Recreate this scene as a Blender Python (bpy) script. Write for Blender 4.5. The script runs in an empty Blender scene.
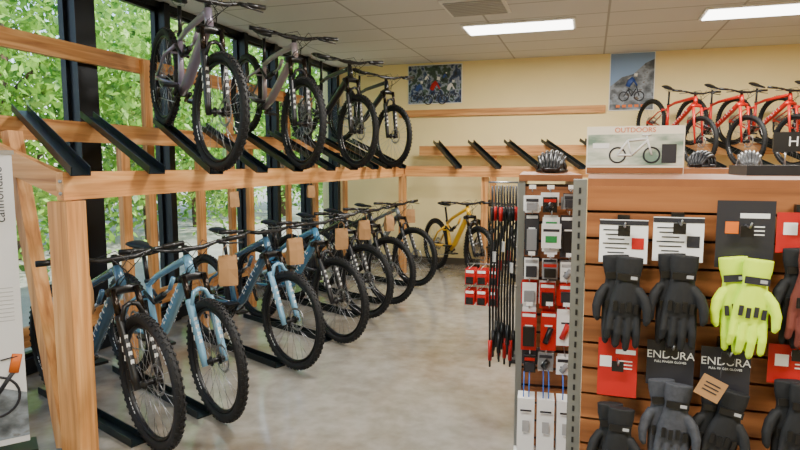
import bpy, math, random
import numpy as np
from mathutils import Vector, Matrix
random.seed(7); np.random.seed(7)
D=math.radians
def lin(c):
    c=c/255.0
    return c/12.92 if c<=0.04045 else ((c+0.055)/1.055)**2.4
def col(r,g,b): return (lin(r),lin(g),lin(b),1)
def newmat(name):
    m=bpy.data.materials.new(name); m.use_nodes=True
    return m,m.node_tree,m.node_tree.nodes['Principled BSDF']
def mat(name,rgb,rough=.5,metal=0,coat=0,var=.0,scale=20,emit=0):
    m,nt,p=newmat(name)
    c=col(*rgb)
    p.inputs['Base Color'].default_value=c
    p.inputs['Roughness'].default_value=rough
    p.inputs['Metallic'].default_value=metal
    p.inputs['Coat Weight'].default_value=coat
    if emit:
        p.inputs['Emission Color'].default_value=c; p.inputs['Emission Strength'].default_value=emit
    if var:
        tc=nt.nodes.new('ShaderNodeTexCoord'); n=nt.nodes.new('ShaderNodeTexNoise'); r=nt.nodes.new('ShaderNodeValToRGB')
        n.inputs['Scale'].default_value=scale; n.inputs['Detail'].default_value=5
        r.color_ramp.elements[0].position=.3; r.color_ramp.elements[1].position=.7
        r.color_ramp.elements[0].color=tuple(max(0,x*(1-var)) for x in c[:3])+(1,)
        r.color_ramp.elements[1].color=tuple(min(1,x*(1+var)) for x in c[:3])+(1,)
        nt.links.new(tc.outputs['Object'],n.inputs['Vector']); nt.links.new(n.outputs['Fac'],r.inputs['Fac'])
        nt.links.new(r.outputs['Color'],p.inputs['Base Color'])
    return m
def ramp_mat(name,stops,scale,vecscale=(1,1,1),rough=.6,detail=6,dist=0):
    m,nt,p=newmat(name)
    tc=nt.nodes.new('ShaderNodeTexCoord'); mp=nt.nodes.new('ShaderNodeMapping'); r=nt.nodes.new('ShaderNodeValToRGB')
    mp.inputs['Scale'].default_value=vecscale
    nt.links.new(tc.outputs['Object'],mp.inputs['Vector'])
    n=nt.nodes.new('ShaderNodeTexNoise'); n.inputs['Detail'].default_value=detail; n.inputs['Distortion'].default_value=dist
    n.inputs['Scale'].default_value=scale
    nt.links.new(mp.outputs['Vector'],n.inputs['Vector'])
    nt.links.new(n.outputs['Fac'],r.inputs['Fac'])
    els=r.color_ramp.elements
    els[0].position=stops[0][0]; els[0].color=col(*stops[0][1])
    els[1].position=stops[-1][0]; els[1].color=col(*stops[-1][1])
    for s in stops[1:-1]:
        e=els.new(s[0]); e.color=col(*s[1])
    nt.links.new(r.outputs['Color'],p.inputs['Base Color'])
    p.inputs['Roughness'].default_value=rough
    return m
def wood(name,vs):
    return ramp_mat(name,[(.25,(152,94,46)),(.5,(206,144,82)),(.75,(232,180,118))],4,vs,rough=.55,dist=.6)
M={}
M['wx']=wood('pine_wood_x',(.35,7,7)); M['wy']=wood('pine_wood_y',(7,.35,7)); M['wz']=wood('pine_wood_z',(7,7,.35))
M['tray']=mat('dark_metal_tray',(36,44,48),.4,.6)
M['tyre']=mat('tyre_rubber',(19,19,20),.7)
M['rim']=mat('rim_black',(24,24,26),.35,.3)
M['spoke']=mat('spoke_steel',(165,165,168),.3,.8)
M['steel']=mat('steel',(175,175,178),.3,.9)
M['black']=mat('black_parts',(17,17,19),.35)
M['saddle']=mat('saddle_black',(16,16,18),.55)
M['white']=mat('white_paint',(238,238,235),.5)
M['blue']=mat('frame_light_blue',(116,164,192),.25,.1,.8)
M['blue2']=mat('frame_blue',(70,130,168),.25,.1,.8)
M['slate']=mat('frame_slate',(62,98,124),.25,.2,.8)
M['lav']=mat('frame_lavender_grey',(142,132,152),.3,.3,.6)
M['pinkgrey']=mat('frame_silver_pink',(162,148,152),.3,.3,.6)
M['fblack']=mat('frame_black',(24,25,29),.3,.1,.6)
M['grey']=mat('frame_grey',(112,116,118),.3,.2,.6)
M['orange']=mat('frame_orange_red',(196,28,12),.4,0,.3)
M['yellow']=mat('frame_yellow',(245,190,10),.35,0,.5)
M['gold']=mat('stanchion',(50,42,36),.2,.8)
M['kraft']=mat('kraft_paper',(166,124,80),.8,var=.1,scale=8)

class MB:
    def __init__(s): s.v=[];s.f=[];s.m=[];s.sm=[];s.M=Matrix.Identity(4);s.mats=[]
    def mi(s,k):
        m=M[k] if isinstance(k,str) else k
        if m not in s.mats: s.mats.append(m)
        return s.mats.index(m)
    def add(s,vs,fs,k,smooth=False):
        o=len(s.v); i=s.mi(k)
        s.v.extend([tuple(s.M@Vector(v)) for v in vs])
        for f in fs: s.f.append([o+x for x in f]); s.m.append(i); s.sm.append(smooth)
    def box(s,c,d,k,R=None):
        c=Vector(c); h=Vector(d)/2
        vs=[Vector((x*h.x,y*h.y,z*h.z)) for x in(-1,1) for y in(-1,1) for z in(-1,1)]
        if R is not None: vs=[R@v for v in vs]
        s.add([c+v for v in vs],[(0,1,3,2),(4,6,7,5),(0,4,5,1),(2,3,7,6),(0,2,6,4),(1,5,7,3)],k)
    def beam(s,p0,p1,w,h,k):
        p0=Vector(p0);p1=Vector(p1);d=p1-p0;L=d.length;x=d.normalized()
        up=Vector((0,0,1)) if abs(x.z)<.9 else Vector((0,1,0))
        y=up.cross(x).normalized(); z=x.cross(y)
        R=Matrix((x,y,z)).transposed()
        s.box((p0+p1)/2,(L,w,h),k,R)
    def loft(s,rings,k,smooth=True,caps=True,closed=False):
        n=len(rings[0]); vs=[p for r in rings for p in r]; fs=[]
        m=len(rings)
        for i in range(m if closed else m-1):
            a=i*n;b=((i+1)%m)*n
            for j in range(n):
                j2=(j+1)%n
                fs.append((a+j,a+j2,b+j2,b+j))
        if caps and not closed:
            fs.append(tuple(range(n-1,-1,-1))); fs.append(tuple((m-1)*n+j for j in range(n)))
        s.add(vs,fs,k,smooth)
    def tube(s,pts,r,k,seg=10,flat=None):
        pts=[Vector(p) for p in pts]; n=len(pts)
        if not isinstance(r,(list,tuple)): r=[r]*n
        rings=[]; t0=(pts[1]-pts[0]).normalized()
        a=Vector((0,0,1)) if abs(t0.z)<.8 else Vector((0,1,0))
        u=t0.cross(a).normalized()
        for i,p in enumerate(pts):
            t=(pts[min(i+1,n-1)]-pts[max(i-1,0)]).normalized()
            u=(u-t*u.dot(t)).normalized(); w=t.cross(u)
            fl=flat if flat else 1
            rings.append([p+u*(math.cos(q)*r[i])+w*(math.sin(q)*r[i]*fl) for q in [2*math.pi*j/seg for j in range(seg)]])
        s.loft(rings,k)
    def torus(s,c,R,r,k,seg=56,rs=10,w=None):
        c=Vector(c); w=w or r; rings=[]
        for i in range(seg):
            a=2*math.pi*i/seg; e=Vector((math.cos(a),0,math.sin(a)))
            rings.append([c+e*(R+r*math.cos(b))+Vector((0,w*math.sin(b),0)) for b in [2*math.pi*j/rs for j in range(rs)]])
        s.loft(rings,k,caps=False,closed=True)
    def cyl(s,p0,p1,r,k,seg=16): s.tube([p0,p1],r,k,seg)
    def obj(s,name,loc=None,parent=None):
        me=bpy.data.meshes.new(name); me.from_pydata(s.v,[],s.f)
        for m in s.mats: me.materials.append(m)
        me.polygons.foreach_set('material_index',s.m); me.polygons.foreach_set('use_smooth',s.sm); me.update()
        import bmesh
        bm=bmesh.new(); bm.from_mesh(me); bmesh.ops.recalc_face_normals(bm,faces=bm.faces); bm.to_mesh(me); bm.free()
        o=bpy.data.objects.new(name,me); bpy.context.collection.objects.link(o)
        if loc is not None: o.location=loc
        if parent: o.parent=parent
        return o
def text(name,s,size,loc,rot,m,parent=None,ext=.0006,align='CENTER'):
    c=bpy.data.curves.new(name,'FONT'); c.body=s; c.size=size; c.extrude=ext; c.align_x=align; c.align_y='CENTER'
    o=bpy.data.objects.new(name,c); bpy.context.collection.objects.link(o)
    o.location=loc; o.rotation_euler=rot; c.materials.append(M[m] if isinstance(m,str) else m)
    if parent: o.parent=parent
    return o

# ---------- BIKE ----------
def wheel(b,c,R,front):
    c=Vector(c); rt=.028
    b.torus(c,R-rt,rt,'tyre',56,8,.028)
    b.torus(c,R-.064,.011,'rim',48,8,.015)
    for i in range(54):
        a=2*math.pi*(i+.5)/54
        for row in(-1,0,1):
            aa=a+(.058 if row==0 else 0)
            e=Vector((math.cos(aa),0,math.sin(aa))); t=Vector((-math.sin(aa),0,math.cos(aa)))
            y=Vector((0,1,0))
            nrm=(e+y*(row*.75)).normalized(); sd=nrm.cross(t)
            Rm=Matrix((t,sd,nrm)).transposed()
            ctr=c+e*(R-rt)+nrm*(rt+.0005)
            b.box(ctr,(.016,.015,.008),'tyre',Rm)
    b.cyl(c+Vector((0,-.055,0)),c+Vector((0,.055,0)),.016,'black')
    for sd in(-1,1): b.cyl(c+Vector((0,sd*.024,0)),c+Vector((0,sd*.03,0)),.03,'black')
    for i in range(28):
        a=2*math.pi*i/28; sd=1 if i%2 else -1; a2=a+(.35 if (i//2)%2 else -.35)
        p=c+Vector((math.cos(a2)*.028,sd*.026,math.sin(a2)*.028)); q=c+Vector((math.cos(a)*(R-.07),0,math.sin(a)*(R-.07)))
        b.tube([p,q],.0015,'spoke',3)
    cr=c+Vector((0,.043,0)); b.torus(cr,.08,.009,'steel',32,4,.0012)
    for i in range(6):
        a=i*math.pi/3; b.tube([cr,cr+Vector((math.cos(a+.4)*.075,0,math.sin(a+.4)*.075))],.0025,'steel',4)
    for sd in(-1,1):
        for a0 in(.6,3.7):
            for j in range(4):
                a=a0+j*.09; e=Vector((math.cos(a),0,math.sin(a))); t=Vector((-math.sin(a),0,math.cos(a)))
                b.box(c+e*(R-.062)+Vector((0,sd*.0155,0)),(.018,.001,.008),'white',Matrix((t,Vector((0,1,0)),e)).transposed())
def bike(name,fk,fork='black',full=True,steer=0,decal='white'):
    R=.37; b=MB()
    wheel(b,(0,0,R),R,False)
    V=Vector
    u=V((-.407,0,.914)); A0=V((1.159,0,.352)); P=lambda t:A0+u*t
    BB=V((.44,0,.335)); s=V((-.26,0,.966))
    ST=BB+s*.41
    b.tube([P(.54),P(.67)],[.029,.026],fk,14)
    b.tube([BB+V((.01,0,.01)),BB+V((.12,0,.10)),P(.56)+V((-.05,0,-.03)),P(.565)],[.03,.036,.034,.026],fk,14)
    b.tube([BB,ST],[.026,.019],fk,12)
    b.tube([ST+s*-.03,ST+V((.15,0,.055)),P(.65)+V((-.06,0,-.02)),P(.655)],[.019,.021,.024,.022],fk,12)
    b.cyl(BB+V((0,-.04,0)),BB+V((0,.04,0)),.027,'black')
    for sd in(-1,1):
        y=sd*.062
        if full:
            b.tube([BB+V((.0,sd*.02,.05)),BB+V((-.09,sd*.045,.05)),V((.14,y,.37)),V((0,y,R))],[.018,.017,.014,.013],fk,8)
            b.tube([V((0,y,R)),V((.16,sd*.058,.56)),V((.34,sd*.03,.66))],[.011,.012,.015],fk,8)
            b.tube([V((.34,sd*.03,.66)),V((.47,sd*.02,.6))],.012,'black',8)
        else:
            b.tube([BB+V((-.01,sd*.015,0)),BB+V((-.09,sd*.045,0)),V((.0,y,R))],[.013,.012,.010],fk,8)
            b.tube([V((0,y,R)),V((.2,sd*.05,.58)),ST-s*.06+V((0,sd*.015,0))],[.009,.010,.010],fk,8)
        b.box(V((0,y,R)),(.04,.012,.05),fk)
    b.tube([V((.3,-.05,.60)),V((.3,.05,.60))] if full else [V((.26,-.05,.64)),V((.26,.05,.64))],.008,fk,8)
    if full:
        b.tube([V((.45,0,.61)),V((.56,0,.67))],.022,'black',12); b.tube([V((.55,0,.665)),V((.66,0,.725))],.011,'steel',10)
        b.tube([V((.65,0,.72)),V((.70,0,.80))],.015,fk,8)
    if decal:
        dd=(P(.56)+V((-.05,0,-.03))-(BB+V((.12,0,.10)))); st=BB+V((.12,0,.10)); L=dd.length; d=dd.normalized()
        nrm=V((-d.z,0,d.x)); Rm=Matrix((d,V((0,1,0)),nrm)).transposed()
        for i in range(7):
            ctr=st+d*(L*(.16+.1*i))
            for sd in(-1,1):
                b.box(ctr+V((0,sd*.0355,0)),(.006,.002,.034),decal,Rm)
                if i%2==0: b.box(ctr+V((0,sd*.0355,0))+d*.012+nrm*.012,(.022,.002,.006),decal,Rm)
                if i%3==0: b.box(ctr+V((0,sd*.0355,0))+d*.012-nrm*.013,(.022,.002,.006),decal,Rm)
    SP=ST+s*.2
    b.tube([ST-s*.02,SP],.0145,'black',12); b.cyl(ST-s*.012,ST+s*.012,.023,'black')
    sec=[(-.14,.045,.012,.02),(-.12,.07,.02,.018),(-.06,.072,.022,.012),(0,.045,.02,.005),(.06,.026,.016,.006),(.12,.02,.013,.004),(.14,.01,.006,0)]
    b.loft([[SP+V((x,math.cos(q)*w,.035+z+math.sin(q)*h)) for q in [2*math.pi*j/12 for j in range(12)]] for x,w,h,z in sec],'saddle')
    for sd in(-1,1): b.tube([SP+V((-.1,sd*.03,.03)),SP+V((-.05,sd*.022,.005)),SP+V((.04,sd*.022,.005)),SP+V((.1,sd*.01,.03))],.0035,'steel',6)
    y=-.05
    b.torus(BB+V((0,y,0)),.062,.007,'black',32,4,.003)
    for i in range(4):
        a=i*math.pi/2+.4; b.tube([BB+V((0,y,0)),BB+V((math.cos(a)*.06,y,math.sin(a)*.06))],.006,'black',5)
    for i in range(8): b.torus(V((0,-.052+.0045*i,R)),.02+.0085*(i+.5),.0035,'steel',28,4,.0015)
    b.tube([V((.01,-.048,R+.058)),BB+V((0,y,.066))],.004,'steel',4)
    b.tube([V((.05,-.05,R-.15)),BB+V((0,y,-.066))],.004,'steel',4)
    b.tube([V((.0,-.06,R-.03)),V((.03,-.065,R-.09)),V((.05,-.06,R-.17))],[.014,.016,.009],'black',8)
    for p in[(.02,R-.085),(.05,R-.16)]: b.cyl((p[0],-.058,p[1]),(p[0],-.048,p[1]),.022,'black',12)
    ca=.5
    for sd in(-1,1):
        e=V((math.cos(ca),0,math.sin(ca)))*(sd*.172)*-1
        q=BB+V((0,sd*.075,0))+e
        b.tube([BB+V((0,sd*.06,0)),BB+V((0,sd*.066,0))+e*.5,q],[.017,.013,.012],'black',8)
        b.box(q+V((0,sd*.06,0)),(.1,.095,.018),'black')
    f=MB(); wheel(f,(1.2,0,R),R,True)
    for sd in(-1,1):
        L0=V((1.19,sd*.064,.365)); L=lambda t:L0+u*t
        if full or fork!='rigid':
            f.tube([L(-.02),L(.05),L(.37),L(.39)],[.018,.022,.025,.024],fork,12)
            f.tube([L(.38),L(.535)],.0175,'gold',12)
            for i in range(3): f.box(L(.16+.05*i)+V((.0,sd*.0245,0)),(.008,.002,.03),'white')
            for i in range(4): f.box(L(.13+.045*i)+V((.0225,0,.008)),(.002,.018,.026),'white')
            f.tube([L(.36)+V((.02,0,0)),V((L(.44).x+.03,sd*.035,L(.44).z)),V((L(.45).x+.035,0,L(.45).z+.005))],[.013,.014,.014],fork,8)
        else:
            f.tube([L(-.02),L(.3),L(.5)],[.012,.017,.02],fk,10)
    f.tube([P(.525)+V((0,-.085,0)),P(.535)+V((0,-.04,0)),P(.54),P(.535)+V((0,.04,0)),P(.525)+V((0,.085,0))],[.022,.026,.03,.026,.022],'black' if fork!='rigid' else fk,10)
    f.tube([P(.67),P(.735)],.019,'black',12)
    bc=P(.71)+V((.055,0,.01)); f.tube([P(.71),bc],.02,'black',10)
    f.tube([bc+V((-.035,-.39,.03)),bc+V((-.015,-.2,.022)),bc+V((0,-.09,0)),bc,bc+V((0,.09,0)),bc+V((-.015,.2,.022)),bc+V((-.035,.39,.03))],[.011,.012,.0155,.0165,.0155,.012,.011],'black',10)
    for sd in(-1,1):
        f.tube([bc+V((-.022,sd*.26,.025)),bc+V((-.035,sd*.395,.03))],.0165,'black',10)
        f.tube([bc+V((-.018,sd*.2,.024)),bc+V((.035,sd*.19,.02)),bc+V((.045,sd*.24,.01)),bc+V((.05,sd*.34,.0))],[.012,.013,.007,.005],'black',8)
        f.tube([bc+V((.03,sd*.17,.02)),bc+V((.13,sd*.09,.03)),bc+V((.12,sd*.01,-.05)),P(.6)+V((.05,sd*-.03,0)),P(.55)+V((-.03,sd*-.03,-.03))],.0028,'black',5)
        f.tube([bc+V((.0,sd*.15,.01)),bc+V((.1,sd*.05,.06)),bc+V((.12,sd*-.03,-.03)),P(.57)+V((.05,sd*.03,0))],.0025,'black',5)
    if steer:
        a=P(0)
        Rm=Matrix.Translation(a)@Matrix.Rotation(D(steer),4,u)@Matrix.Translation(-a)
        f.v=[tuple(Rm@V(v)) for v in f.v]
    off=len(b.v); b.v.extend(f.v)
    for fc,mi_,sm in zip(f.f,f.m,f.sm):
        b.f.append([off+x for x in fc]); b.m.append(b.mi(f.mats[mi_])); b.sm.append(sm)
    return b.obj(name)
def place(o,x,y,z,head,pitch=0,sc=1,lean=0):
    o.matrix_world=Matrix.Translation((x,y,z))@Matrix.Rotation(D(head),4,'Z')@Matrix.Rotation(D(pitch),4,'Y')@Matrix.Rotation(D(lean),4,'X')@Matrix.Scale(sc,4)@Matrix.Translation((-1.2,0,0))
    return o
EYE=1.55
low=[(-2.21,2.56,'slate','black',-21,-6),(-2.09,2.98,'blue','blue',-25,-6),(-2.09,3.93,'slate','blue',-25,-1),(-2.02,4.65,'blue2','black',-25,-2),(-2.10,5.50,'fblack','black',-26,2),(-2.06,6.13,'fblack','black',-26,2),(-2.07,7.14,'grey','black',-26,0)]
lowb=[]
for x,y,fk,fo,h,st in low:
    o=bike('mountain_bike',fk,fo,True,st,'white'); place(o,x,y,.014,h); lowb.append((o,y,h))
PITCH=16.7
for x,y,fk,full,st in[(-2.34,3.38,'lav',True,6),(-2.34,4.55,'pinkgrey',True,0),(-2.36,5.80,'fblack',False,0),(-2.36,6.95,'fblack',False,0)]:
    o=bike('mountain_bike',fk,'black',full,st,None); place(o,x,y,1.515,-36,PITCH)
o=bike('mountain_bike','yellow','black',True,0,None); place(o,-1.34,7.64,.0,-48)
o=bike('mountain_bike','fblack','black',True,0,None); place(o,-.80,7.65,.0,-52)
for x in(1.14,1.62,2.10,2.58):
    o=bike('kids_bike','orange','rigid',False,0,'white'); place(o,x,7.78,1.51,-60,17,.8)

# ---------- LEFT RACK ----------
def tray(b,front,head,pitch,L):
    h=D(head); p=D(pitch)
    d=Vector((math.cos(h)*math.cos(p),math.sin(h)*math.cos(p),-math.sin(p))); y=Vector((-math.sin(h),math.cos(h),0)); z=d.cross(y)
    f=Vector(front); R=Matrix((d,y,z)).transposed(); c=f-d*(L/2)
    b.box(c,(L,.085,.006),'tray',R)
    for s in(-1,1): b.box(c+y*(s*.042)+z*.02,(L,.006,.045),'tray',R)
r=MB()
r.box((-2.5,5.2,1.435),(.045,5.75,.14),'wy')
r.box((-2.5,2.36,.68),(.12,.12,1.36),'wz'); r.box((-2.5,8.02,.70),(.09,.09,1.40),'wz')
r.box((-3.4,5.3,1.765),(.045,6.0,.14),'wy')
for y in(2.4,3.80,4.75,5.6,7.2,8.2): r.box((-3.445,y,.91),(.045,.09,1.82),'wz')
r.beam((-2.53,2.37,1.44),(-3.42,2.37,1.76),.045,.12,'wx')
r.beam((-2.53,8.1,1.44),(-3.42,8.1,1.76),.045,.12,'wx')
r.beam((-3.0,2.50,1.72),(-2.68,2.44,.02),.05,.09,'wz')
r.box((-3.78,5.0,2.39),(.045,5.6,.13),'wy')
for y in(2.9,4.43,5.7,7.0): r.box((-3.735,y,1.22),(.045,.09,2.44),'wz')
r.box((-3.78,5.2,.32),(.045,6.0,.14),'wy')
for z in(1.40,1.46): r.cyl((-2.47,2.295,z),(-2.47,2.302,z),.009,'steel',10)
for y in(2.32,2.86): tray(r,(-2.36,y,1.49),-30,PITCH,1.36)
for x,y in((-2.31,3.36),(-2.31,3.93),(-2.31,4.51),(-2.3,5.15),(-2.32,5.77),(-2.32,6.4),(-2.33,6.92),(-2.33,7.5)): tray(r,(x,y,1.48),-36,PITCH,1.38)
for x,y,fk,fo,h,st in low: tray(r,(x-.12,y+.03,.004),h,0,1.25)
r.obj('wooden_bike_rack')
r=MB()
r.box((.7,8.0,1.435),(6.3,.045,.14),'wx'); r.box((.7,8.72,1.73),(6.3,.045,.14),'wx')
for x in(-1.35,.2,1.8,3.4): r.box((x,8.05,.68),(.09,.06,1.36),'wz'); r.box((x,8.78,.9),(.09,.045,1.8),'wz')
for i in range(9): tray(r,(-1.66+.52*i+.0,7.80,1.475),-60,19,1.15)
r.obj('wooden_bike_rack')
b=MB(); b.box((-1.33,8.925,2.30),(3.0,.045,.10),'wx'); b.obj('wood_wall_rail')

# ---------- ROOM ----------
YB=8.95; H=3.05; XL=-3.95; XR=4.2; YF=-3.2
def cbox(name,c,d,m):
    b=MB(); b.box((0,0,0),d,m); o=b.obj(name,c); return o
m,nt,p=newmat('polished_concrete')
tc=nt.nodes.new('ShaderNodeTexCoord'); n1=nt.nodes.new('ShaderNodeTexNoise'); n2=nt.nodes.new('ShaderNodeTexNoise'); r1=nt.nodes.new('ShaderNodeValToRGB'); r2=nt.nodes.new('ShaderNodeValToRGB'); mx=nt.nodes.new('ShaderNodeMixRGB')
n1.inputs['Scale'].default_value=.9; n1.inputs['Detail'].default_value=8; n1.inputs['Roughness'].default_value=.6; n1.inputs['Distortion'].default_value=.6
n2.inputs['Scale'].default_value=9; n2.inputs['Detail'].default_value=6
for n in(n1,n2): nt.links.new(tc.outputs['Object'],n.inputs['Vector'])
e=r1.color_ramp.elements; e[0].position=.34; e[0].color=col(128,116,98); e[1].position=.58; e[1].color=col(158,154,145)
e=r2.color_ramp.elements; e[0].position=.3; e[0].color=col(224,221,216); e[1].position=.65; e[1].color=col(255,255,255)
nt.links.new(n1.outputs['Fac'],r1.inputs['Fac']); nt.links.new(n2.outputs['Fac'],r2.inputs['Fac'])
mx.blend_type='MULTIPLY'; mx.inputs[0].default_value=1; nt.links.new(r1.outputs['Color'],mx.inputs[1]); nt.links.new(r2.outputs['Color'],mx.inputs[2])
nt.links.new(mx.outputs[0],p.inputs['Base Color']); p.inputs['Roughness'].default_value=.13; p.inputs['Specular IOR Level'].default_value=.65
cbox('floor',((XL+XR)/2,(YB+YF)/2,-.05),(XR-XL+.4,YB-YF+.4,.1),m)
m,nt,p=newmat('ceiling_tiles')
tc=nt.nodes.new('ShaderNodeTexCoord'); br=nt.nodes.new('ShaderNodeTexBrick'); br.offset=0
br.inputs['Scale'].default_value=1; br.inputs['Brick Width'].default_value=1.22; br.inputs['Row Height'].default_value=.61; br.inputs['Mortar Size'].default_value=.012
br.inputs['Color1'].default_value=col(214,213,211); br.inputs['Color2'].default_value=col(208,207,205); br.inputs['Mortar'].default_value=col(164,163,160)
nt.links.new(tc.outputs['Object'],br.inputs['Vector']); nt.links.new(br.outputs['Color'],p.inputs['Base Color']); p.inputs['Roughness'].default_value=.9
cbox('ceiling',((XL+XR)/2,(YB+YF)/2,H+.05),(XR-XL+.4,YB-YF+.4,.1),m)
M['wall']=mat('cream_yellow_wall',(246,226,166),.8,var=.02,scale=3)
cbox('wall_back',((XL+XR)/2,YB+.05,H/2),(XR-XL+.4,.1,H),'wall')
cbox('wall_right',(XR+.05,(YB+YF)/2,H/2),(.1,YB-YF,H),'wall')
cbox('wall_front',((XL+XR)/2,YF-.05,H/2),(XR-XL+.4,.1,H),'wall')
M['alu']=mat('dark_window_frame',(24,28,34),.4,.4)
cbox('wall_left',(XL,(YB+YF)/2,.06),(.12,YB-YF,.12),'alu')
cbox('trim_1',(XL,(YB+YF)/2,H-.03),(.12,YB-YF,.06),'alu')
m,nt,p=newmat('window_glass')
t=nt.nodes.new('ShaderNodeBsdfTransparent'); g=nt.nodes.new('ShaderNodeBsdfGlossy'); g.inputs['Roughness'].default_value=.02; mxs=nt.nodes.new('ShaderNodeMixShader'); mxs.inputs[0].default_value=.05
nt.links.new(t.outputs[0],mxs.inputs[1]); nt.links.new(g.outputs[0],mxs.inputs[2]); nt.links.new(mxs.outputs[0],nt.nodes['Material Output'].inputs['Surface']); M['glass']=m
mull=[(-3.2,.06),(-1.6,.06),(0.1,.06),(2.0,.06),(3.9,.2),(4.88,.08),(6.25,.08),(6.95,.08),(7.9,.08),(8.9,.1)]
for i in range(len(mull)-1):
    y0=mull[i][0]+mull[i][1]/2; y1=mull[i+1][0]-mull[i+1][1]/2
    b=MB(); b.box((XL,(y0+y1)/2,1.555),(.01,y1-y0,2.87),'glass')
    for yy in(y0+.015,y1-.015): b.box((XL,yy,1.555),(.05,.03,2.87),'alu')
    for zz in(.135,2.975): b.box((XL,(y0+y1)/2,zz),(.05,y1-y0,.03),'alu')
    b.obj('window_%d'%(i+1))
for i,(y,w) in enumerate(mull): cbox('trim_%d'%(i+2),(XL+.03,y,H/2),(.16,w,H-.01),'alu')
cbox('baseboard_back',(0.2,YB-.008,.05),(7.8,.016,.1),mat('base_trim',(90,80,66),.6))
M['lit']=mat('light_diffuser',(255,253,246),.5,emit=9)
M['whitem']=mat('white_metal',(225,225,222),.5)
M['vent']=mat('vent_grey',(165,165,165),.5)
def troffer(x,y):
    b=MB(); b.box((x,y,H-.012),(1.2,.5,.02),'whitem'); b.box((x,y,H-.026),(1.14,.42,.01),'lit'); b.obj('ceiling_light')
    L=bpy.data.lights.new('troffer_lamp','AREA'); L.shape='RECTANGLE'; L.size=1.1; L.size_y=.4; L.energy=88; L.color=(1,.96,.89)
    o=bpy.data.objects.new('ceiling_lamp',L); o.location=(x,y,H-.05); bpy.context.collection.objects.link(o)
for y in(6.85,3.5,.4):
    for x in(-.8,1.62): troffer(x,y)
b=MB(); b.box((-1.1,5.9,H-.008),(.6,.6,.014),'whitem')
for i in range(9): b.box((-1.1,5.66+.06*i,H-.022),(.54,.03,.01),'vent')
b.obj('ceiling_vent')

# ---------- POSTERS ----------
M['p1']=ramp_mat('trail_photo_print',[(.3,(24,30,40)),(.42,(44,66,104)),(.5,(150,160,176)),(.56,(60,84,70)),(.7,(36,40,46))],10,(1,1,1),.5,8)
M['p2']=ramp_mat('mountain_photo_print',[(.35,(60,66,70)),(.5,(104,110,116)),(.62,(140,150,160)),(.7,(90,80,66))],9,(1,1,1.4),.5,8)
M['sky']=mat('print_sky',(130,160,200),.5)
M['dark']=mat('print_dark',(38,38,44),.5)
M['orp']=mat('print_orange',(220,110,30),.5)
M['redp']=mat('print_red',(180,24,20),.5)
M['blp']=mat('print_blue',(50,80,150),.5)
def flat_rider(b,x,z,s,y,jersey):
    b.torus((x-.09*s,y,z),.055*s,.006*s,'dark',24,4,.001); b.torus((x+.09*s,y,z),.055*s,.006*s,'dark',24,4,.001)
    for a,c in[((-.09,0),(-.04,.08)),((-.04,.08),(.05,.09)),((0,0),(.05,.09)),((.09,0),(.055,.12)),((-.04,.08),(0,0))]:
        b.tube([(x+a[0]*s,y,z+a[1]*s),(x+c[0]*s,y,z+c[1]*s)],.006*s,'dark',5,.2)
    b.tube([(x-.05*s,y-.002,z+.12*s),(x-.02*s,y-.002,z+.18*s),(x+.02*s,y-.002,z+.22*s)],[.026*s,.032*s,.026*s],jersey,8,.1)
    b.tube([(x+.02*s,y-.002,z+.2*s),(x+.06*s,y-.002,z+.13*s)],.01*s,jersey,6,.2); b.tube([(x-.04*s,y-.002,z+.1*s),(x+.01*s,y-.002,z+.06*s),(x,y-.002,z)],.014*s,'dark',6,.2)
    b.tube([(x+.04*s,y-.003,z+.24*s),(x+.045*s,y-.003,z+.28*s)],.02*s,'white',8,.2)
b=MB(); b.box((-2.28,YB-.008,2.73),(.84,.012,.58),'white'); b.box((-2.28,YB-.016,2.73),(.82,.004,.56),'p1')
for i,(x,z,s,j) in enumerate([(-2.52,2.53,.9,'blp'),(-2.27,2.50,1.2,'redp'),(-2.03,2.53,.9,'white'),(-2.4,2.74,.5,'white'),(-2.12,2.76,.5,'blp')]): flat_rider(b,x,z,s,YB-.021,j)
b.obj('wall_poster')
b=MB(); b.box((.50,YB-.008,2.66),(.58,.012,.78),'white'); b.box((.50,YB-.016,2.66),(.56,.004,.76),'sky')
b.add([(.22,YB-.019,2.28),(.78,YB-.019,2.28),(.78,YB-.019,2.95),(.67,YB-.019,2.9),(.52,YB-.019,2.76),(.37,YB-.019,2.72),(.22,YB-.019,2.6)],[tuple(range(7))],'p2')
flat_rider(b,.50,2.46,1.1,YB-.024,'blp')
for i in range(5): b.box((.33+.08*i,YB-.021,2.33),(.05,.002,.035),'orp')
b.obj('wall_poster')

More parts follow.
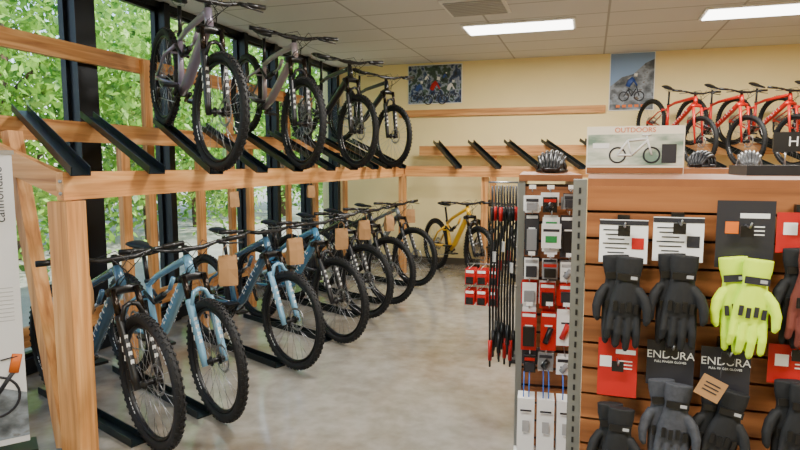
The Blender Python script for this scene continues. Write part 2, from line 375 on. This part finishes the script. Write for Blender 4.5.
# ---------- GONDOLA ----------
M['slat']=ramp_mat('slatwall_laminate',[(.3,(118,70,38)),(.5,(146,90,50)),(.7,(164,106,62))],4,(.6,3,9),.45)
M['slatd']=mat('slat_groove',(52,31,17),.7)
M['captop']=mat('brown_cap',(138,84,48),.45,var=.08)
M['galv']=mat('grey_upright',(130,132,130),.4,.6)
M['shelf']=mat('black_shelf',(24,24,26),.5)
def gondola(x0,x1,yf,yb,upright=True):
    g=MB()
    g.box(((x0+x1)/2,yf+.06,.78),(x1-x0,.08,1.42),'slatd')
    for i in range(19):
        z=1.455-.0735*i
        g.box(((x0+x1)/2,yf+.008,z),(x1-x0,.018,.066),'slat')
    g.box(((x0+x1)/2,(yf+yb)/2,1.497),(x1-x0,yb-yf,.022),'captop')
    g.box(((x0+x1)/2,yb-.02,.78),(x1-x0,.04,1.42),'slat')
    for x in(x0+.02,x1-.02): g.box((x,(yf+yb)/2+.02,.78),(.04,yb-yf-.12,1.42),'slat')
    g.box(((x0+x1)/2,(yf+yb)/2,.06),(x1-x0,yb-yf-.1,.1),'shelf')
    if upright:
        g.box((x0-.02,yf+.03,.755),(.036,.06,1.50),'galv')
        for i in range(46): g.box((x0-.02,yf-.0005,.08+.031*i),(.006,.003,.016),'shelf')
    return g
g=gondola(-.006,1.9,1.72,2.58); g.box((1.15,2.42,1.525),(1.3,.28,.035),'shelf'); g.obj('slatwall_gondola')
g=gondola(.1,3.4,5.1,5.8,False); g.obj('slatwall_gondola')

M['cream']=mat('card_cream',(240,230,208),.6)
M['land']=ramp_mat('landscape_print',[(.4,(110,136,116)),(.5,(180,188,168)),(.6,(216,216,200))],6,(1,1,3),.6)
b=MB(); cx,cy=.155,2.5
b.box((cx,cy,1.598),(.345,.12,.18),'cream'); b.box((cx,cy-.062,1.60),(.335,.003,.115),'land'); b.box((cx,cy-.062,1.522),(.34,.003,.022),'captop')
for dx in(-.06,.06): b.torus((cx+dx,cy-.066,1.58),.028,.003,'dark',24,4,.001)
F=lambda x,z:(cx+x,cy-.066,z-.005)
for a,c in[((-.06,1.585),(-.01,1.585)),((-.01,1.585),(-.025,1.64)),((-.06,1.585),(-.025,1.64)),((-.025,1.64),(.045,1.645)),((-.01,1.585),(.045,1.64)),((.04,1.655),(.06,1.585)),((.025,1.66),(.055,1.66))]:
    b.tube([F(*a),F(*c)],.004,'white',5)
b.box((cx+.12,cy-.065,1.585),(.05,.002,.07),'dark'); b.box((cx-.12,cy-.065,1.615),(.06,.002,.02),'white')
o=b.obj('cardboard_display_sign')
text('sign_lettering','OUTDOORS',.026,(cx,cy-.0615,1.673),(D(90),0,0),'orp',o)
b=MB(); b.box((1.64,5.3,1.71),(.62,.014,.15),'black'); b.tube([(1.42,5.31,1.52),(1.42,5.31,1.66)],.007,'steel',6); b.tube([(1.86,5.31,1.52),(1.86,5.31,1.66)],.007,'steel',6); b.box((1.64,5.31,1.515),(.5,.08,.012),'black')
o=b.obj('helmets_sign'); text('lettering','HELMETS',.105,(1.64,5.29,1.71),(D(90),0,0),'white',o)

def helmet(x,y,z,rot,k,k2='black'):
    b=MB()
    rings=[]
    for i in range(9):
        ph=i/8*math.pi/2*.98; rr=math.cos(ph)
        rings.append([Vector((math.cos(q)*.122*rr,math.sin(q)*.085*rr,.015+.115*math.sin(ph))) for q in [2*math.pi*j/24 for j in range(24)]])
    b.loft(rings,k2)
    for j in range(-3,4):
        a=j*.36; pts=[]
        for i in range(13):
            t=-.03+i/12*(math.pi+.06)
            yy=math.sin(a)*.092*(.55+.45*math.sin(max(0,min(math.pi,t)))); pts.append((math.cos(t)*.135,yy,.02+math.sin(t)*.125*math.cos(a*.75)))
        b.tube(pts,[.008]+[.0135]*11+[.008],k,8)
    for s in(.3,.5,.72):
        pts=[(math.cos(math.pi*s)*.13*.9, math.cos(q)*.09,.02+math.sin(q)*.12*math.sin(math.pi*s)**.5) for q in [math.pi*i/10 for i in range(11)]]
        b.tube(pts,.009,k,8)
    b.tube([(math.cos(q)*.132,math.sin(q)*.095,.018) for q in [2*math.pi*i/24 for i in range(25)]],.014,k,8)
    b.tube([(.12,.05,.03),(.165,.03,.028),(.172,0,.03),(.165,-.03,.028),(.12,-.05,.03)],.008,k2,8)
    o=b.obj('bicycle_helmet',(x,y,z)); o.rotation_euler=(0,0,D(rot)); return o
M['hwhite']=mat('helmet_silver',(96,98,102),.35,coat=.5); M['hgrey']=mat('helmet_grey',(38,40,46),.4)
for x,r_,k in((.42,-60,'black'),(.86,-120,'hgrey'),(1.2,-100,'hwhite'),(1.98,-80,'black'),(2.3,-100,'hgrey')): helmet(x,5.42,1.51,r_,k).scale=(.92,.92,.92)

# ---------- GLOVES ----------
gb=MB()
def ell(z,rx,ry,cx=0): return [Vector((cx+math.cos(q)*rx,math.sin(q)*ry,z)) for q in [2*math.pi*j/16 for j in range(16)]]
M['gk']=mat('glove_black',(17,18,20),.75,var=.3,scale=120); M['gn']=mat('glove_neon_yellow',(215,250,20),.7); M['gg']=mat('glove_grey',(58,60,66),.8,var=.25,scale=90); M['go']=mat('glove_rust',(104,46,34),.8)
gb.loft([ell(0,.034,.013),ell(-.03,.034,.014),ell(-.06,.029,.014),ell(-.085,.033,.016),ell(-.12,.041,.017),ell(-.15,.042,.016),ell(-.163,.038,.013)],'gk')
for i,(x,L,rr) in enumerate([(-.032,.060,.0095),(-.0115,.08,.0100),(.0100,.088,.0102),(.031,.076,.0100)]):
    sp=(x)*.16
    gb.tube([(x,0,-.145),(x+sp*.4,-.004,-.165),(x+sp*.8,-.010,-.165-L*.5),(x+sp,-.005,-.165-L*.9),(x+sp,-.002,-.165-L)],[rr*1.05,rr*1.06,rr,rr*.88,rr*.45],'gk',10)
gb.tube([(.026,0,-.085),(.045,-.009,-.108),(.055,-.016,-.135),(.056,-.019,-.162),(.053,-.019,-.174)],[.014,.014,.0125,.010,.005],'gk',10)
gsrc=gb.obj('tmp'); gmesh=gsrc.data; bpy.data.objects.remove(gsrc)
def gloves(x,z,k,card='white',y=1.66,word=None,cardh=.1,cw=.12,strap=None,back='gk',tilt=0,cz=.03,drop=0,spread=0):
    b=MB(); V=Vector
    b.tube([(0,.056,.075),(0,-.03,.072),(0,-.045,.085)],.0025,'steel',6)
    b.box((0,.045,.083),(.03,.02,.03),'black')
    b.box((0,.018,cz),(cw,.0015,cardh),card); b.box((0,-.004,.06),(.03,.002,.028),'black')
    if card=='white':
        b.box((0,.0165,cz+cardh*.5-.008),(cw,.001,.012),'dark')
        b.box((cw*.3,.0165,cz-.005),(cw*.25,.001,.03),'redp' if x<.15 else 'dark')
        for i in range(6): b.box((-.018,.0165,cz+.030-.012*i),(cw*(.55-.1*(i%3)),.001,.003),'dark')
    elif not word:
        b.box((.02,.0165,cz+cardh*.28),(cw*.5,.001,.012),'white'); b.box((-.03,.0165,cz+cardh*.1),(.03,.001,.03),'orp' if card!='redp' else 'white')
        for i in range(3): b.box((.02,.0165,cz+cardh*.12-.01*i),(cw*.35,.001,.003),'white')
    par=b.obj('cycling_gloves',(x,y,z))
    for i,(dx,dy,mir,rz) in enumerate([(-.015-spread,.014,-1,-3-spread*300),(.013+spread,-.012,1,3+spread*200)]):
        o=bpy.data.objects.new('glove_%d'%(i+1),gmesh); bpy.context.collection.objects.link(o)
        o.parent=par; o.location=(dx,dy-.012,-.005-drop); o.rotation_euler=(0,D(rz+tilt),0); o.scale=(mir*.97,1,.98)
        md=o.modifiers.new('r','REMESH'); md.mode='VOXEL'; md.voxel_size=.0026; md.use_smooth_shade=True
        sm=o.modifiers.new('s','SMOOTH'); sm.iterations=2
        o.material_slots[0].link='OBJECT'; o.material_slots[0].material=M[k if i==1 else back]
        s=MB(); s.box((0,-.0165,-.052),(.056,.003,.018),strap or 'black'); s.box((.014*mir,-.0185,-.052),(.016,.0015,.008),'vent')
        for j in range(4): s.box((-.026+.0175*j,-.018,-.130-.004*(j%2)),(.010,.003,.026),strap or 'black')
        s.obj('strap',None,o)
    if word:
        text('lettering',word,.029,(0,.0155,cz+.022),(D(90),0,0),'white',par)
        text('lettering','FULL FINGER GLOVES',.008,(0,.0155,cz+.004),(D(90),0,0),'white',par)
    return par
gloves(.088,-.236+EYE,'gk',cardh=.115,spread=.003); gloves(.220,-.226+EYE,'gk',cardh=.115); gloves(.372,-.228+EYE,'gn','dark',back='gn',cardh=.17,cw=.13,cz=.05,spread=.012,strap='dark'); gloves(.50,-.2+EYE,'go','redp')
gloves(.085,-.60+EYE,'gk','redp',cardh=.16,cz=.05,cw=.10,drop=.04); gloves(.215,-.545+EYE,'gg','dark',word='ENDURA',cw=.115,cardh=.12,cz=.02,drop=.015,back='gg',spread=.006); gloves(.345,-.55+EYE,'gk','dark',word='ENDURA',cw=.115,cardh=.12,cz=.02,drop=.015,tilt=8,spread=.006); gloves(.50,-.53+EYE,'gk','redp')
b=MB(); Rk=Matrix.Rotation(D(25),3,'Y'); b.box((0,0,0),(.06,.002,.055),'kraft',Rk)
for i in range(3): b.box(Rk@Vector((0,-.0015,.012-.010*i)),(.036,.001,.003),'dark',Rk)
b.tube([(.02,0,.03),(.028,.03,.06)],.001,'dark',4)
b.obj('price_card',(.300,1.60,-.555+EYE))

# ---------- WHEELED ACCESSORY RACK ----------
ya=2.95; xa,xb=-.312,-.052
PV=Vector((xb,ya,0)); RM=Matrix.Translation(PV)@Matrix.Rotation(D(5),4,'Z')@Matrix.Translation(-PV)
w=MB(); w.M=RM
for x in(xa,xb): w.box((x,ya,.78),(.03,.03,1.38),'galv')
w.box(((xa+xb)/2,ya+.02,.80),(xb-xa,.012,1.3),'slatd')
for i in range(15): w.box(((xa+xb)/2,ya+.01,1.4-.09*i),(xb-xa-.03,.014,.075),'slat')
w.box(((xa+xb)/2,3.42,1.48),(xb-xa+.03,1.0,.03),'captop')
w.box((xb,3.42,.78),(.03,.9,1.38),'slat'); w.box((xa,3.42,.78),(.03,.9,1.38),'galv')
w.box(((xa+xb)/2,3.25,.12),(xb-xa+.03,1.26,.05),'whitem')
for x in(xa,xb):
    for y in(2.72,3.8):
        w.tube([(x-.015,y,.045),(x+.015,y,.045)],.045,'black',16); w.box((x,y,.085),(.045,.05,.03),'steel')
w.obj('wheeled_display_rack')
helmet(-.20,3.35,1.495,-90,'black').scale=(.8,.8,.8)
M['pkr']=mat('package_red',(185,20,18),.4); M['pkg']=mat('package_grey',(130,130,132),.5); M['grn']=mat('package_green',(40,140,70),.5)
a=MB(); a.M=RM; rnd=random.Random(5)
rows=[(1.39,.07,'w'),(1.29,.17,'g'),(1.09,.09,'w'),(.98,.11,'r'),(.86,.20,'r'),(.645,.08,'w')]
for ri,(z,h,t) in enumerate(rows):
    for i in range(3):
        x=xa+.048+i*.082+.006*rnd.uniform(-1,1); y=ya-.05-.06*rnd.random()
        for lay in range(3):
            yy=y-.035*lay; z2=z-.025*rnd.random(); ww=.055+.026*rnd.random()
            if t=='r': k=['pkr','white','pkr'][(i+ri+lay//2)%3]
            elif t=='g': k=['dark','white','dark'][i]
            else: k=rnd.choice(['white','black','pkg','dark','black','white'])
            hh=h*(.8+.35*rnd.random())
            a.box((x,yy,z2-hh/2+.03),(ww,.004,hh),k)
            if rnd.random()<.5: a.box((x,yy-.012,z2-hh*.62+.03),(ww*.75,.022,hh*.5),rnd.choice(['black','pkg','black','dark']))
            else: a.tube([(x-ww*.2,yy-.012,z2-hh*.8+.03),(x+ww*.15,yy-.014,z2-hh*.4+.03)],.013,rnd.choice(['black','pkg','pkr']),8)
            if lay==2:
                a.box((x,yy-.0035,z2+.014),(ww*.85,.002,.014),rnd.choice(['pkr','dark','vent']) if t=='w' else ('grn' if t=='g' and i==1 else 'white'))
                a.box((x,yy-.0035,z2-hh*.2),(ww*.5,.002,.008),'dark' if k=='white' else 'white')
                if t=='g' and i==1:
                    a.box((x,yy-.03,z2-.04),(.085,.002,.11),'white'); a.box((x,yy-.032,z2-.055),(.05,.002,.03),'grn'); a.box((x,yy-.032,z2-.015),(.07,.002,.012),'dark')
        a.tube([(x,ya,z+.035),(x,y-.12,z+.035),(x,y-.125,z+.05)],.003,'steel',5)
        if ri%2==0: a.box((x,y-.125,z+.055),(.03,.002,.018),'white')
a.obj('hanging_accessory_packages')
M['blk']=mat('blue_wire',(40,100,190),.4)
a=MB(); a.M=RM; R=Matrix.Rotation(D(-5),3,'X')
for i in range(3):
    x=xa+.042+i*.087
    a.box((x,2.74,.318),(.076,.12,.33),'white',R); a.box((x,2.672,.44),(.05,.003,.008),'dark',R)
    a.box((x,2.665,.37),(.03,.003,.05),'vent',R)
    for q in(-.012,.012): a.tube([(x+q,2.93,.585),(x+q,2.76,.575),(x+q,2.72,.54),(x+q,2.72,.485)],.003,'blk',5)
a.obj('white_product_boxes')
a=MB()
for z in(.66,.50):
    for i,x in enumerate((-.86,-.77,-.68)):
        for lay in range(3):
            y=4.5+.05*lay
            a.box((x,y,z+.02),(.075,.004,.12),'pkr'); a.box((x,y-.012,z-.005),(.055,.02,.05),'black'); a.box((x,y-.004,z+.06),(.06,.003,.02),'white')
        a.tube([(x,4.7,z+.09),(x,4.46,z+.09)],.003,'steel',5)
    a.tube([(-.52,4.7,z+.09),(-.9,4.7,z+.09)],.006,'steel',6)
a.box((-.52,4.72,.70),(.03,.03,1.40),'galv'); a.box((-.40,4.72,.02),(.3,.3,.03),'shelf')
a.obj('hanging_red_light_packages')
a=MB()
for i in range(11):
    x=-.53+.0125*i; y=3.42+.035*(i%4)
    bt=.36+.05*(i%3)
    a.tube([(x,y,1.42),(x+.004,y,1.2),(x-.006,y,.8),(x,y,bt)],.0065,'black',8); a.tube([(x,y,1.3),(x,y,1.22)],.011,'pkr' if i%3==1 else 'black',8)
    a.tube([(x,y,bt+.16),(x,y,bt+.04)],.012,'black' if i%3 else 'pkr',8)
    if i%2: a.box((x,y-.012,.95+.06*(i%3)),(.020,.003,.06),'white' if i%4==1 else 'pkr')
a.tube([(-.39,3.47,1.44),(-.56,3.47,1.44)],.006,'steel',6)
a.obj('hanging_cable_locks')

# ---------- BANNER ----------
M['ban']=mat('banner_white',(220,220,221),.5)
b=MB(); b.box((0,0,.88),(.60,.004,1.42),'ban'); b.box((0,.0,.10),(.66,.16,.10),'black'); b.box((0,0,1.6),(.62,.02,.02),'steel'); b.cyl((0,.03,.15),(0,.03,1.6),.008,'steel')
b.add([(-.3,-.004,.2),(.3,-.004,.2),(.3,-.004,.42),(.1,-.004,.5),(-.3,-.004,.36)],[(0,1,2,3,4)],'p2')
b.torus((.17,-.006,.42),.1,.006,'dark',24,4,.001); b.tube([(.17,-.006,.42),(.26,-.006,.55)],.010,'dark',6,.3); b.tube([(.25,-.006,.53),(.27,-.006,.62)],.022,'orp',8,.2); b.tube([(.2,-.006,.60),(.27,-.006,.61)],.008,'dark',6,.3)
for i in range(9): b.box((.22,-.003,.95-.02*i),(.10,.001,.003),'vent')
o=b.obj('rollup_banner',(-2.82,1.95,0)); o.rotation_euler=(0,0,D(52))
text('lettering','cannondale',.058,(.24,-.005,1.40),(D(90),D(-90),0),'dark',o)

# ---------- PAPER BAGS ----------
def bag(x,y,z,rot=0,s=1,seed=0):
    b=MB(); rr=random.Random(seed); sec=[(0,.056,.012),(-.03,.058,.02),(-.09,.061,.032),(-.17,.062,.036),(-.2,.058,.034)]
    rings=[]
    for zz,w_,d in sec:
        rings.append([Vector((sx*w_+rr.uniform(-.004,.004),sy*d+rr.uniform(-.004,.004),zz+rr.uniform(-.003,.003))) for sx,sy in((-1,-1),(0,-1.15),(1,-1),(1.04,0),(1,1),(0,1.1),(-1,1),(-1.04,0))])
    b.loft(rings,'kraft',smooth=False)
    b.tube([(-.03,-.012,-.01),(-.025,-.008,.05),(.0,0,.07),(.025,-.008,.05),(.03,-.012,-.01)],.003,'kraft',6)
    o=b.obj('paper_bag',(x,y,z)); o.rotation_euler=(0,0,D(rot)); o.scale=(s,s,s)
for k,((o,y,h),ly,sc) in enumerate(zip(lowb,(-.20,.30,.3,.34,.3,.34,.3),(1.05,1,1.05,.95,1,.9,.9))):
    p=o.matrix_world@Vector((.86,ly,.93)); bag(p.x,p.y,p.z,h+50+15*(k%3),sc,k)
bag(-2.44,3.75,1.345,50,.55,9); bag(-2.44,5.0,1.345,50,.55,10)

# ---------- OUTSIDE ----------
M['grass']=mat('outdoor_ground',(150,152,136),.9,var=.2,scale=2)
cbox('outdoor_ground',(-34,10,-.12),(60,80,.1),'grass')
m,nt,p=newmat('leaf'); oi=nt.nodes.new('ShaderNodeTexCoord'); n=nt.nodes.new('ShaderNodeTexNoise'); n.inputs['Scale'].default_value=2.2; r1=nt.nodes.new('ShaderNodeValToRGB')
r1.color_ramp.elements[0].position=.35; r1.color_ramp.elements[0].color=col(50,108,34); r1.color_ramp.elements[1].position=.65; r1.color_ramp.elements[1].color=col(168,214,88)
nt.links.new(oi.outputs['Object'],n.inputs['Vector']); nt.links.new(n.outputs['Fac'],r1.inputs['Fac']); nt.links.new(r1.outputs['Color'],p.inputs['Base Color'])
tr=nt.nodes.new('ShaderNodeBsdfTranslucent'); mxs=nt.nodes.new('ShaderNodeMixShader'); mxs.inputs[0].default_value=.45
nt.links.new(r1.outputs['Color'],tr.inputs[0]); nt.links.new(p.outputs[0],mxs.inputs[1]); nt.links.new(tr.outputs[0],mxs.inputs[2]); nt.links.new(mxs.outputs[0],nt.nodes['Material Output'].inputs['Surface'])
M['leaf']=m; M['bark']=mat('bark',(84,66,50),.9,var=.3,scale=12)
N=9000; cl=np.random.rand(60,3)*np.array([2.6,3.2,4.4])+np.array([-1.3,-1.6,.6])
ci=np.random.randint(0,60,N); c=cl[ci]+np.random.normal(0,.33,(N,3)); c[:,2]=np.clip(c[:,2],.1,None)
a1=np.random.normal(size=(N,3)); a1/=np.linalg.norm(a1,axis=1)[:,None]; a2=np.cross(a1,np.random.normal(size=(N,3))); a2/=np.linalg.norm(a2,axis=1)[:,None]
s=(.05+.05*np.random.rand(N))[:,None]
vv=np.stack([c-a1*s,c-a2*s*.5,c+a1*s,c+a2*s*.5],1).reshape(-1,3)
t=MB(); t.tube([(0,0,0),(.05,.05,1.2),(-.05,0,2.5),(.1,.1,4)],[.14,.11,.09,.04],'bark',10)
for q in range(6): t.tube([(0,0,1.2+.4*q),(math.cos(q*2)*.6,math.sin(q*2)*.7,1.8+.45*q),(math.cos(q*2)*1.1,math.sin(q*2)*1.3,2.2+.45*q)],[.05,.03,.015],'bark',6)
i=t.mi('leaf'); off=len(t.v); t.v.extend(map(tuple,vv.tolist()))
for k in range(N): t.f.append([off+4*k,off+4*k+1,off+4*k+2,off+4*k+3]); t.m.append(i); t.sm.append(False)
tree=t.obj('leafy_tree',(-8.4,5.0,-.07))
for k,(x,y,rz,sc) in enumerate([(-9.2,7.6,60,1.1),(-8.6,10.2,140,1),(-9.5,13,200,1.15),(-9,16.5,280,1.1),(-10,20.5,20,1.3),(-8.3,2.4,100,1),(-12,5,30,1.4),(-13,16,10,1.4)]):
    o=bpy.data.objects.new('leafy_tree',tree.data); bpy.context.collection.objects.link(o); o.location=(x,y,-.07); o.rotation_euler=(0,0,D(rz)); o.scale=(sc,)*3

# ---------- LIGHT ----------
sun=bpy.data.lights.new('sun','SUN'); sun.energy=12; sun.angle=D(1); sun.color=(1,.97,.9)
so=bpy.data.objects.new('sun',sun); so.rotation_euler=(D(-12),D(42),0); bpy.context.collection.objects.link(so)
wd=bpy.data.worlds.new('World'); bpy.context.scene.world=wd; wd.use_nodes=True; nt=wd.node_tree
sk=nt.nodes.new('ShaderNodeTexSky'); sk.sky_type='NISHITA'; sk.sun_disc=False; sk.sun_elevation=D(48); sk.sun_rotation=D(90)
nt.links.new(sk.outputs[0],nt.nodes['Background'].inputs[0]); nt.nodes['Background'].inputs[1].default_value=.85

cam=bpy.data.cameras.new('camera'); cam.lens=27; cam.sensor_width=36; cam.clip_start=.02
co=bpy.data.objects.new('camera',cam); co.location=(0,0,EYE); co.rotation_euler=(D(90-5.9),0,D(17.56)); bpy.context.collection.objects.link(co)
bpy.context.scene.camera=co
